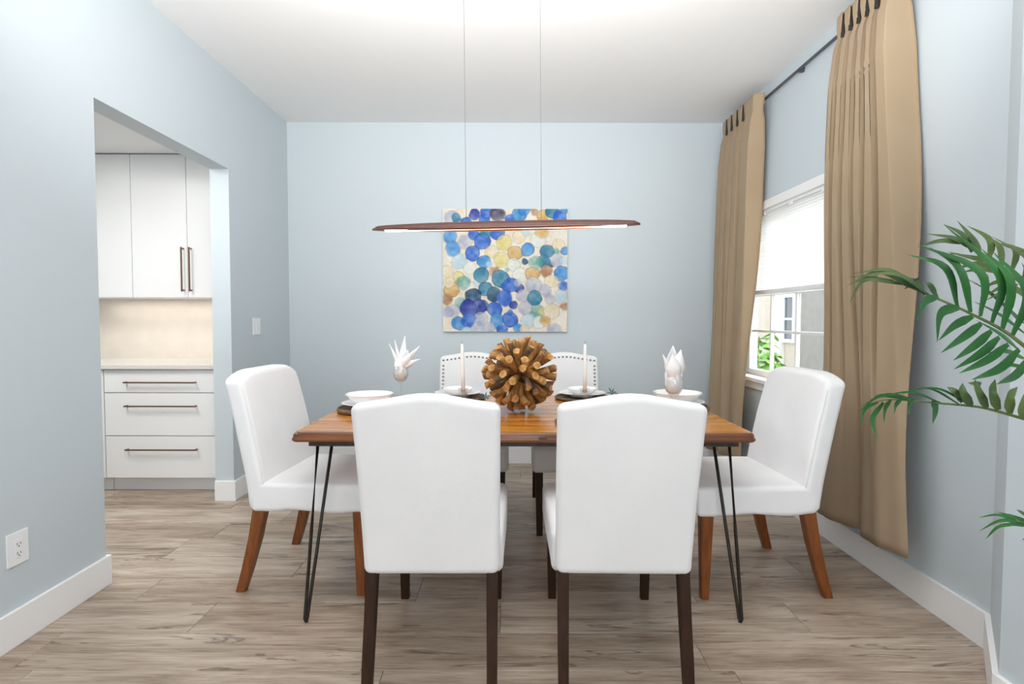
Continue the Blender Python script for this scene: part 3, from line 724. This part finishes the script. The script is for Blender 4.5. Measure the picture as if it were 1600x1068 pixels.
# ------------------------------------------------------------------ driftwood ball
ball = thing('driftwood_ball', 'spiky round centrepiece of short driftwood sticks on the table', 'centrepiece', (.046, 2.80, TZ))
BR = .186; bc = Vector((0, 0, BR-.004))
meshes = []; rg = random.Random(12)
for q in range(8):
    bm = bmesh.new(); Ls = .150*rg.uniform(.95, 1.02); r0 = rg.uniform(.0125, .0175); k = 9; rings = []
    bend = Vector((rg.uniform(-.014, .014), rg.uniform(-.014, .014), 0)); tiltc = rg.uniform(-.5, .5)
    for i in range(6):
        u = i/5; rad = r0*(.62+.38*u)*(1+.10*rg.uniform(-1, 1)); c = bend*math.sin(PI*u)
        ring = []
        for j in range(k):
            a = 2*PI*j/k; rr = rad*(1+.18*rg.uniform(-1, 1)); z = Ls*u
            if i == 5: z += math.cos(a)*rr*tiltc
            ring.append(c+Vector((rr*math.cos(a), rr*math.sin(a), z)))
        rings.append(ring)
    vs = loft(bm, rings, capmi=1); 
    me = bpy.data.meshes.new('stick'); bmesh.ops.recalc_face_normals(bm, faces=bm.faces[:]); bm.to_mesh(me); bm.free()
    me.materials.append((m_bark, m_bark2, m_bark, m_bark3)[q % 4]); me.materials.append(m_cut); meshes.append(me)
    me.polygons.foreach_set('use_smooth', [p.material_index == 0 for p in me.polygons])
NS = 92
for i in range(NS):
    z = 1-2*(i+.5)/NS; a = i*PI*(3-5**.5); rr = math.sqrt(1-z*z)
    d = Vector((rr*math.cos(a), rr*math.sin(a), z))+Vector([rg.uniform(-.09, .09) for _ in range(3)]); d.normalize()
    o = bpy.data.objects.new('stick', rg.choice(meshes)); COL.objects.link(o); o.parent = ball
    k_ = rg.uniform(.94, 1.04); top = BR*k_
    if d.z < -.5: top = min(top, (BR-.006)/max(.5, -d.z)*1.0, BR*1.0)
    L0 = top-.030
    o.scale = (1.12, 1.12, L0/.150); o.location = bc+d*.028
    o.rotation_mode = 'QUATERNION'; o.rotation_quaternion = d.to_track_quat('Z', 'Y') @ Matrix.Rotation(rg.uniform(0, 6), 3, 'Z').to_quaternion()
bm = bmesh.new(); bmesh.ops.create_icosphere(bm, subdivisions=3, radius=.055); obj('core', bm, m_core, ball, True, loc=bc)

# ------------------------------------------------------------------ tableware
def mat_charger(label, loc, r=.155, h=.024, grp='dark woven placemats'):
    bm = bmesh.new(); prof = [(0, h*.5)]; kk = 9
    for i in range(kk):
        for a in (-.8, -.4, 0, .4, .8):
            rr = r*.55+(r*.45)*(i+.5)/kk*.9+.0
            prof.append((rr+math.sin(a*1.2)*.004, h*.5+math.cos(a*1.6)*.003))
    prof += [(r-.012, h*.55), (r-.012, h*.8), (r-.006, h), (r, h*.75), (r+.001, h*.4), (r-.004, .004), (r-.014, 0), (0, 0)]
    lathe(bm, prof, 56); o = obj('woven_placemat', bm, m_charger, None, True, loc=loc); tag(o, label, 'placemat', grp); return o
def plate_at(label, loc, r=.132, grp='white dinner plates'):
    bm = bmesh.new(); lathe(bm, [(0, .006), (r*.55, .006), (r*.66, .009), (r*.93, .018), (r, .020), (r+.001, .0215), (r-.002, .0225), (r*.9, .020), (r*.64, .012), (r*.5, .0095), (0, .0095)][::-1], 64)
    # foot
    lathe(bm, [(r*.52, .0065), (r*.52, 0), (r*.47, 0), (r*.47, .0065)], 48)
    o = obj('dinner_plate', bm, m_porc, None, True, loc=loc); tag(o, label, 'plate', grp); return o
def bowl_at(label, loc, r, h, grp='white bowls on the plates'):
    bm = bmesh.new(); pr = [(0, .006), (r*.45, .006), (r*.5, 0), (r*.56, 0), (r*.60, .004), (r*.80, h*.45), (r*.93, h*.85), (r, h), (r-.001, h+.0025), (r-.005, h+.001), (r*.88, h*.82), (r*.73, h*.45), (r*.5, .011), (0, .0095)]
    lathe(bm, pr, 64); o = obj('bowl', bm, m_porc, None, True, loc=loc); tag(o, label, 'bowl', grp); return o
def setting(x, y, tab, who, rb, hb, hm=.024, r=.132):
    mat_charger('dark woven placemat under the %s' % who, (x, y, tab), .155, hm)
    z = tab+hm+.0005-.0005
    plate_at('white dinner plate %s' % who, (x, y, z+.0002), r)
    bowl_at('white bowl on the plate %s' % who, (x, y, z+.0116), rb, hb)
setting(-.691, 2.80, TZ, 'at the left end of the table', .115, .050)
setting(.838, 2.87, TZ, 'at the right end of the table', .120, .050)
setting(-.298, 3.24, TZ, 'at the far left place, behind the left candle', .088, .032, .018)
setting(.405, 3.24, TZ, 'at the far right place, behind the right candle', .088, .032, .018)
setting(.347, 2.475, TZ, 'at the near right place, behind the right foreground chair', .088, .032, .018)

def candle(x, y, side, lean):
    h = thing('candle_holder', 'small clear glass candle holder %s' % side, 'candle holder', (x, y, TZ), 0, 'glass candle holders')
    obj('glass_body', lathe(bmesh.new(), [(0, 0), (.030, 0), (.031, .004), (.024, .010), (.012, .018), (.012, .032), (.020, .042), (.021, .060), (.026, .078), (.027, .084), (.0145, .083), (.0125, .062), (0, .060)], 32), m_glass, h, True)
    t = thing('taper_candle', 'tall white taper candle %s' % side, 'candle', (x, y, TZ+.062), 0, 'white taper candles'); t.rotation_euler = (0, lean, 0)
    obj('wax', lathe(bmesh.new(), [(0, 0), (.0108, 0), (.0108, .10), (.0095, .18), (.0082, .245), (.006, .256), (0, .259)], 20), m_wax, t, True)
    obj('wick', tube(bmesh.new(), [(0, 0, .257), (0, 0, .266), (-.002, 0, .272)], .0012, 6), m_wick, t, True)
candle(-.252, 3.04, 'left of the driftwood ball', math.radians(-1.2)); candle(.394, 3.04, 'right of the driftwood ball', 0)

def goblet(x, y, label, h=.185, r=.043):
    bm = bmesh.new(); s = h/.185
    pr = [(0, 0), (.034, 0), (.035, .002), (.012, .006), (.005, .012), (.0042, .05), (.006, .078), (.011, .084), (.009, .089), (.022, .096), (.036, .112), (r, .135), (r, .16), (r-.005, .185), (r-.0065, .185), (r-.002, .16), (r-.002, .135), (.034, .1135), (.02, .099), (0, .095)]
    lathe(bm, [(a, b_*s) for a, b_ in pr], 40); o = obj('goblet', bm, m_glass, None, True, loc=(x, y, TZ)); tag(o, label, 'glass', 'glass goblets holding napkins'); return o
def napkin(x, y, label, petals, s=1.0, seed=1, z0=.1):
    """petals: (angle_in_xz deg, length, width, y offset, curl)"""
    t = thing('napkin', label, 'napkin', (x, y, TZ+z0), 0, 'folded napkins in goblets')
    rg = random.Random(seed)
    def bl(k=36):
        bm = bmesh.new(); rings = []
        for z, r in ((0, .008), (.008, .024), (.022, .034), (.045, .038), (.07, .038), (.09, .037), (.11, .034), (.125, .020)):
            rings.append([Vector((r*(1+.07*math.sin(7*a+z*60)+.05*math.sin(13*a+seed))*math.cos(a), r*(1+.07*math.sin(7*a+z*60))*math.sin(a), z)) for a in [2*PI*j/k for j in range(k)]])
        loft(bm, rings); return bm
    obj('tucked_base', bl(), m_napkin, t, True)
    for ang, Lg, wd, yo, curl in petals:
        bm = bmesh.new(); a = math.radians(ang); d = Vector((math.cos(a), 0, math.sin(a))); sd = Vector((-d.z, 0, d.x)); base = Vector((0, yo*.6, .07)); NN = 9; rows = []
        for i in range(NN):
            u = i/(NN-1); w = wd*(.55+.45*min(1, u/.35)) if u < .45 else wd*(1-((u-.45)/.55)**1.1)
            w = max(w, .0012)
            c = base+d*Lg*u+Vector((0, yo*(1-u)*.4+yo*u*1.6, 0))+sd*curl*u*u
            rows.append([c+sd*w/2*k-Vector((0, (1-abs(k))*w*.28*(1 if yo <= 0 else -1), 0)) for k in (-1, -.5, 0, .5, 1)])
        vs = [[bm.verts.new(p) for p in r] for r in rows]
        for i in range(NN-1):
            for j in range(4): bm.faces.new((vs[i][j], vs[i][j+1], vs[i+1][j+1], vs[i+1][j]))
        o = obj('fold', bm, m_napkin, t, True); md = o.modifiers.new('t', 'SOLIDIFY'); md.thickness = .0022; md.offset = 0
goblet(-.625, 3.26, 'stemmed glass goblet with a spiky napkin, behind the left foreground chair')
napkin(-.625, 3.26, 'white napkin folded into spiky points, in the left goblet', [(113, .155, .020, -.012, .0), (101, .165, .022, -.004, 0), (84, .185, .040, .012, 0), (52, .17, .036, -.006, -.008), (30, .13, .034, -.016, -.01), (60, .12, .05, -.02, -.02), (100, .10, .06, .0, 0), (70, .11, .07, .008, 0)], seed=3)
goblet(.759, 2.66, 'stemmed glass goblet with a rounded napkin, in front of the right end plate', .195, .042)
napkin(.757, 2.66, 'white napkin folded into a broad rounded peak, in the right goblet', [(118, .13, .030, -.010, -.004), (92, .155, .080, .004, -.004), (74, .14, .075, -.008, .012), (100, .12, .075, -.022, .0), (62, .105, .060, .010, .02), (85, .11, .07, .02, .0)], seed=8, z0=.105)

def sprig(x, y, label, seed):
    rg = random.Random(seed); bm = bmesh.new()
    for k in range(9):
        a = 2*PI*k/9+rg.uniform(-.2, .2); e = rg.uniform(.1, 1.1); Ls = rg.uniform(.028, .042); c = Vector((0, 0, .022))
        d = Vector((math.cos(a)*math.cos(e), math.sin(a)*math.cos(e), math.sin(e)*(1 if k % 2 else -.35))); tp = c+d*Ls; tp.z = max(tp.z, .002)
        tube(bm, [c, c.lerp(tp, .5)+Vector((0, 0, .002)), tp], [.003, .0035, .0018], 6)
    v = bmesh.ops.create_icosphere(bm, subdivisions=1, radius=.010)['verts']; bmesh.ops.translate(bm, verts=v, vec=(0, 0, .022))
    o = obj('metal_sprig', bm, m_sprig, None, True, loc=(x, y, TZ)); tag(o, label, 'ornament', 'silver and teal sprig ornaments')
sprig(.590, 3.33, 'small silver and teal spiky ornament between the right candle and right goblet', 4)
sprig(-.139, 3.16, 'small silver and teal spiky ornament left of the driftwood ball', 6)

# ------------------------------------------------------------------ pendant lamp
pl = thing('pendant_lamp', 'long slim walnut linear LED pendant hanging on two wires over the table', 'lamp', (-.035, 2.82, 1.667))
pl.rotation_euler = (0, math.radians(-.55), math.radians(-5))
HL = .655; bm = bmesh.new(); bm2 = bmesh.new(); rings = []; r2 = []
for i in range(49):
    u = -1+2*i/48; w = (1-abs(u)**2.4)**.62 if abs(u) < 1 else 0
    hh = .017+.016*w; ww = .014+.022*w
    if abs(u) > .965: q = math.sqrt(max(0, 1-((abs(u)-.965)/.035)**2)); hh *= max(q, .45); ww *= max(q, .45)
    ring = [Vector((u*HL, ww*math.cos(a), .0+hh*math.sin(a))) for a in [PI*k/10 for k in range(11)]]
    lip = -.001-.0075*max(0, w)**2
    ring += [Vector((u*HL, -ww*.98, lip)), Vector((u*HL, -ww*.80, lip)), Vector((u*HL, -ww*.74, -.001)), Vector((u*HL, ww*.74, -.001)), Vector((u*HL, ww*.80, lip)), Vector((u*HL, ww*.98, lip))]
    rings.append(ring)
loft(bm, rings); obj('wood_body', bm, m_lampwood, pl, True)
bm = bmesh.new(); rr = []
for i in range(41):
    u = -.90+1.80*i/40; ww = (.014+.022*(1-abs(u)**2.4)**.62)*.70
    rr.append([Vector((u*HL, -ww, -.0012)), Vector((u*HL, ww, -.0012)), Vector((u*HL, ww*.9, -.009+.0045*(1-abs(u)**2.4)**1.2)), Vector((u*HL, -ww*.9, -.009+.0045*(1-abs(u)**2.4)**1.2))])
loft(bm, rr); obj('led_diffuser', bm, m_led, pl)
for s in (-1, 1):
    bm = bmesh.new(); rr = []
    for i in range(33):
        u = -.72+1.44*i/32; w = (1-abs(u)**2.4)**.62; ww = .014+.022*w; lip = -.001-.0075*w*w
        rr.append([Vector((u*HL, s*ww*.80, lip)), Vector((u*HL, s*ww*.96, lip)), Vector((u*HL, s*ww*.94, lip-.003)), Vector((u*HL, s*ww*.82, lip-.003))])
    loft(bm, rr); obj('copper_rim', bm, m_copper, pl)
for xw, nm in ((-.185, 0), (.183, 0)): obj('wire', tube(bmesh.new(), [(xw, 0, .04), (xw, 0, 1.14)], .0011, 6), m_wire, pl, True)
obj('ceiling_canopy', B_(-.23, .23, -.03, .03, 1.13, 1.1645, bev=.004), m_trim, pl)

# ------------------------------------------------------------------ palm
palm = thing('potted_palm', 'tall palm with arching green fronds at the right edge before the window wall', 'plant', (1.22, .92, 0))
PO = Vector(palm.location)
obj('pot', lathe(bmesh.new(), [(0, 0), (.12, 0), (.13, .01), (.16, .28), (.17, .30), (.155, .30), (.14, .27), (0, .27)], 40), m_pot, palm, True)
bm = bmesh.new(); lathe(bm, [(0, .272), (.141, .272), (.141, .276), (.08, .282), (0, .285)], 30); obj('soil', bm, m_soil, palm, True)
def bez(ps, n_):
    """smooth curve through control points (Catmull-Rom)"""
    P = [ps[0]*2-ps[1]]+list(ps)+[ps[-1]*2-ps[-2]]; out = []; segs = len(ps)-1
    for i in range(n_+1):
        g = i/n_*segs; k = min(int(g), segs-1); t = g-k; a, b_, c, d = P[k:k+4]
        out.append(.5*((2*b_)+(c-a)*t+(2*a-5*b_+4*c-d)*t*t+(3*b_-a-3*c+d)*t**3))
    return out
def frond(rach, base_r, crown):
    pts = bez([p-PO for p in rach], 24)
    stalk = [crown-PO, (crown-PO).lerp(pts[0], .5)+Vector((0, 0, .05)), pts[0]]
    full = bez(stalk, 10)[:-1]+pts; n_ = len(full)
    return obj('frond', tube(bmesh.new(), full, [base_r*(1-.75*i/(n_-1)) for i in range(n_)], 8), m_stem, palm, True)
def leaflet(fr, pts, w, m, side=None, fold=.16):
    P = bez([p-PO for p in pts], 12)
    d = (P[-1]-P[0]).normalized(); view = Vector((0, 1, 0)); s = d.cross(view).normalized() if side is None else side
    bm = leaf_ribbon(bmesh.new(), P, w, s, fold, lambda t: max(.03, min(1, .45+t*2.2)*(1-max(0, (t-.35)/.65)**1.7)))
    obj('leaflet', bm, m, fr, 'sheet')
crown = Vector((1.24, .95, .62))
# frond 1: the large one
Yr = lambda px: 1.42-.22*(px-1325)/275
R1 = [(1640, 572), (1600, 540), (1577, 522), (1552, 507), (1521, 492), (1501, 482), (1478, 472), (1453, 461.5), (1423, 449), (1400, 440), (1372, 434), (1348, 434)]
f1 = frond([at(x, y, Yr(x)) for x, y in R1], .0050, crown)
def LF(fr, spec, Yf, m, dy=0, dtip=0):
    for base, mid, tip, wpx in spec:
        y0 = Yf(base[0]); k = 0 if tip is None else 1
        leaflet(fr, [at(*base, y0), at(*mid, y0+dy), at(*tip, y0+dtip)], 1.22*wpx/F*y0, m)
up1 = [((1495, 478), (1476, 418), (1417, 397.5), 10), ((1516, 488), (1498, 420), (1452, 386), 11), ((1531, 494), (1530, 425), (1434, 382), 12), ((1549, 504), (1560, 430), (1474, 350), 12),
       ((1565, 515), (1577, 440), (1533, 388), 13), ((1581, 524), (1602, 455), (1550, 392), 13), ((1602, 540), (1622, 470), (1596, 410), 13)]
dn1 = [((1466, 463), (1443, 472), (1433, 501), 10), ((1499, 480), (1468, 490), (1464, 535), 12), ((1520, 494), (1490, 508), (1466, 532), 11), ((1533, 505), (1505, 525), (1470, 551), 12),
       ((1549, 516), (1520, 540), (1489, 563), 12), ((1561, 526), (1530, 552), (1490, 577), 12), ((1575, 537), (1540, 562), (1498, 583), 12), ((1592, 545), (1560, 575), (1518, 593), 13), ((1610, 556), (1585, 585), (1557, 600), 13)]
LF(f1, up1, Yr, m_leaf, -.02, .03); LF(f1, dn1, Yr, m_leaf, -.02, -.05)
tip1 = [((1453, 462), (1400, 428), (1325, 433), 5), ((1440, 456), (1390, 422), (1330, 428), 5), ((1425, 450), (1372, 425), (1322, 447), 5), ((1410, 444), (1360, 436), (1330, 442), 5), ((1395, 438), (1350, 438), (1327, 473), 5),
        ((1463, 464), (1452, 445), (1444, 440), 8), ((1445, 460), (1430, 440), (1415, 433), 7), ((1436, 434), (1424, 442), (1413, 452), 6), ((1430, 452), (1405, 432), (1385, 428), 6), ((1380, 436), (1352, 434), (1324, 446), 4), ((1415, 446), (1400, 430), (1372, 422), 5)]
LF(f1, tip1, Yr, m_leaf2, .01, .03)
# frond 2: upper, behind
Yr2 = lambda px: 1.56-.16*(px-1325)/275
R2_ = [(1660, 520), (1620, 470), (1592, 440), (1560, 415), (1530, 402), (1505, 398), (1485, 396)]
f2 = frond([at(x, y, Yr2(x)) for x, y in R2_], .0045, crown)
up2 = [((1531, 402), (1520, 375), (1495, 344), 9), ((1518, 394), (1505, 368), (1474, 350), 8), ((1512, 386), (1490, 372), (1447, 365), 6), ((1500, 380), (1470, 376), (1433, 386), 6), ((1545, 405), (1545, 375), (1511, 352), 10),
       ((1565, 418), (1560, 385), (1538, 368), 9), ((1580, 425), (1585, 390), (1550, 378), 9), ((1598, 440), (1602, 400), (1560, 380), 9), ((1615, 460), (1615, 405), (1575, 380), 9), ((1625, 440), (1600, 400), (1547, 368), 6)]
LF(f2, up2, Yr2, m_leaf2, 0, .04)
dn2 = [((1540, 408), (1515, 402), (1480, 393), 5), ((1548, 415), (1520, 412), (1492, 422), 6), ((1560, 425), (1535, 420), (1503, 425), 7), ((1590, 445), (1560, 440), (1537, 450), 6), ((1600, 455), (1570, 447), (1540, 462), 6), ((1610, 470), (1580, 452), (1538, 470), 6)]
LF(f2, dn2, Yr2, m_leaf2, 0, .03)
# frond 3: lower horizontal
R3 = [(1650, 668), (1600, 654), (1542, 638), (1508, 633), (1466, 629.6), (1428, 626), (1386.6, 624), (1362, 630)]
f3 = frond([at(x, y, Yr(x)) for x, y in R3], .0045, crown)
L3 = [((1458, 624), (1460, 640), (1457, 662), 9), ((1425, 625), (1420, 635), (1419, 649), 6), ((1408, 624), (1399, 632), (1397, 646), 6), ((1392, 624), (1382, 638), (1381, 662), 6), ((1380, 628), (1362, 655), (1371, 686), 7), ((1372, 628), (1350, 640), (1346, 670), 5),
      ((1420, 624), (1375, 618), (1340, 644), 5), ((1430, 625), (1385, 616), (1342, 636), 4), ((1470, 629), (1420, 612), (1360, 624), 3), ((1500, 632), (1450, 606), (1400, 618), 3), ((1520, 636), (1470, 608), (1423, 606), 3)]
LF(f3, L3, Yr, m_leaf, 0, -.03)
L3b = [((1503, 628), (1492, 612), (1480, 604), 9), ((1518, 633), (1505, 615), (1504, 598), 11), ((1542, 637), (1530, 615), (1523, 592), 11), ((1560, 640), (1550, 615), (1555, 592), 12), ((1578, 646), (1577, 620), (1590, 604), 12), ((1596, 652), (1600, 625), (1612, 608), 12),
       ((1530, 605), (1528, 600), (1512, 598), 8)]
LF(f3, L3b, Yr, m_leaf2, -.02, 0)
# frond 4: low one just entering the frame
Yr4 = lambda px: 1.22
R4 = [(1650, 830), (1622, 820), (1600, 816), (1575, 814), (1556, 816)]
f4 = frond([at(x, y, 1.22) for x, y in R4], .004, Vector((1.24, .95, .45)))
L4 = [((1592, 815), (1560, 804), (1529, 808), 4), ((1600, 818), (1565, 812), (1530, 829), 5), ((1590, 818), (1560, 822), (1540, 842), 5), ((1610, 818), (1580, 806), (1557, 799), 4), ((1615, 822), (1580, 818), (1553, 824), 5), ((1620, 825), (1600, 812), (1575, 802), 4), ((1612, 812), (1596, 800), (1588, 796), 4), ((1625, 838), (1610, 838), (1597, 843), 5)]
LF(f4, L4, Yr4, m_leaf, 0, .02)
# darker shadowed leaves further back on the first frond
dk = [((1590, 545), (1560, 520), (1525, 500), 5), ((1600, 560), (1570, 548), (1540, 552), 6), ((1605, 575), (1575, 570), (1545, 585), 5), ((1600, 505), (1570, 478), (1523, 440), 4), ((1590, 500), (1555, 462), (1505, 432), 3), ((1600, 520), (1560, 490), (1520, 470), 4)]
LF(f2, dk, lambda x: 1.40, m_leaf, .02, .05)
for k, (dx, dy) in enumerate(((0, 0), (.05, .03), (-.03, .05))):
    obj('cane', tube(bmesh.new(), [Vector((dx, dy, .27)), Vector((dx*.8+.01, dy*.8+.01, .45)), Vector((.02, .03, .64))], [.014, .012, .008], 10), m_stem, palm, True)
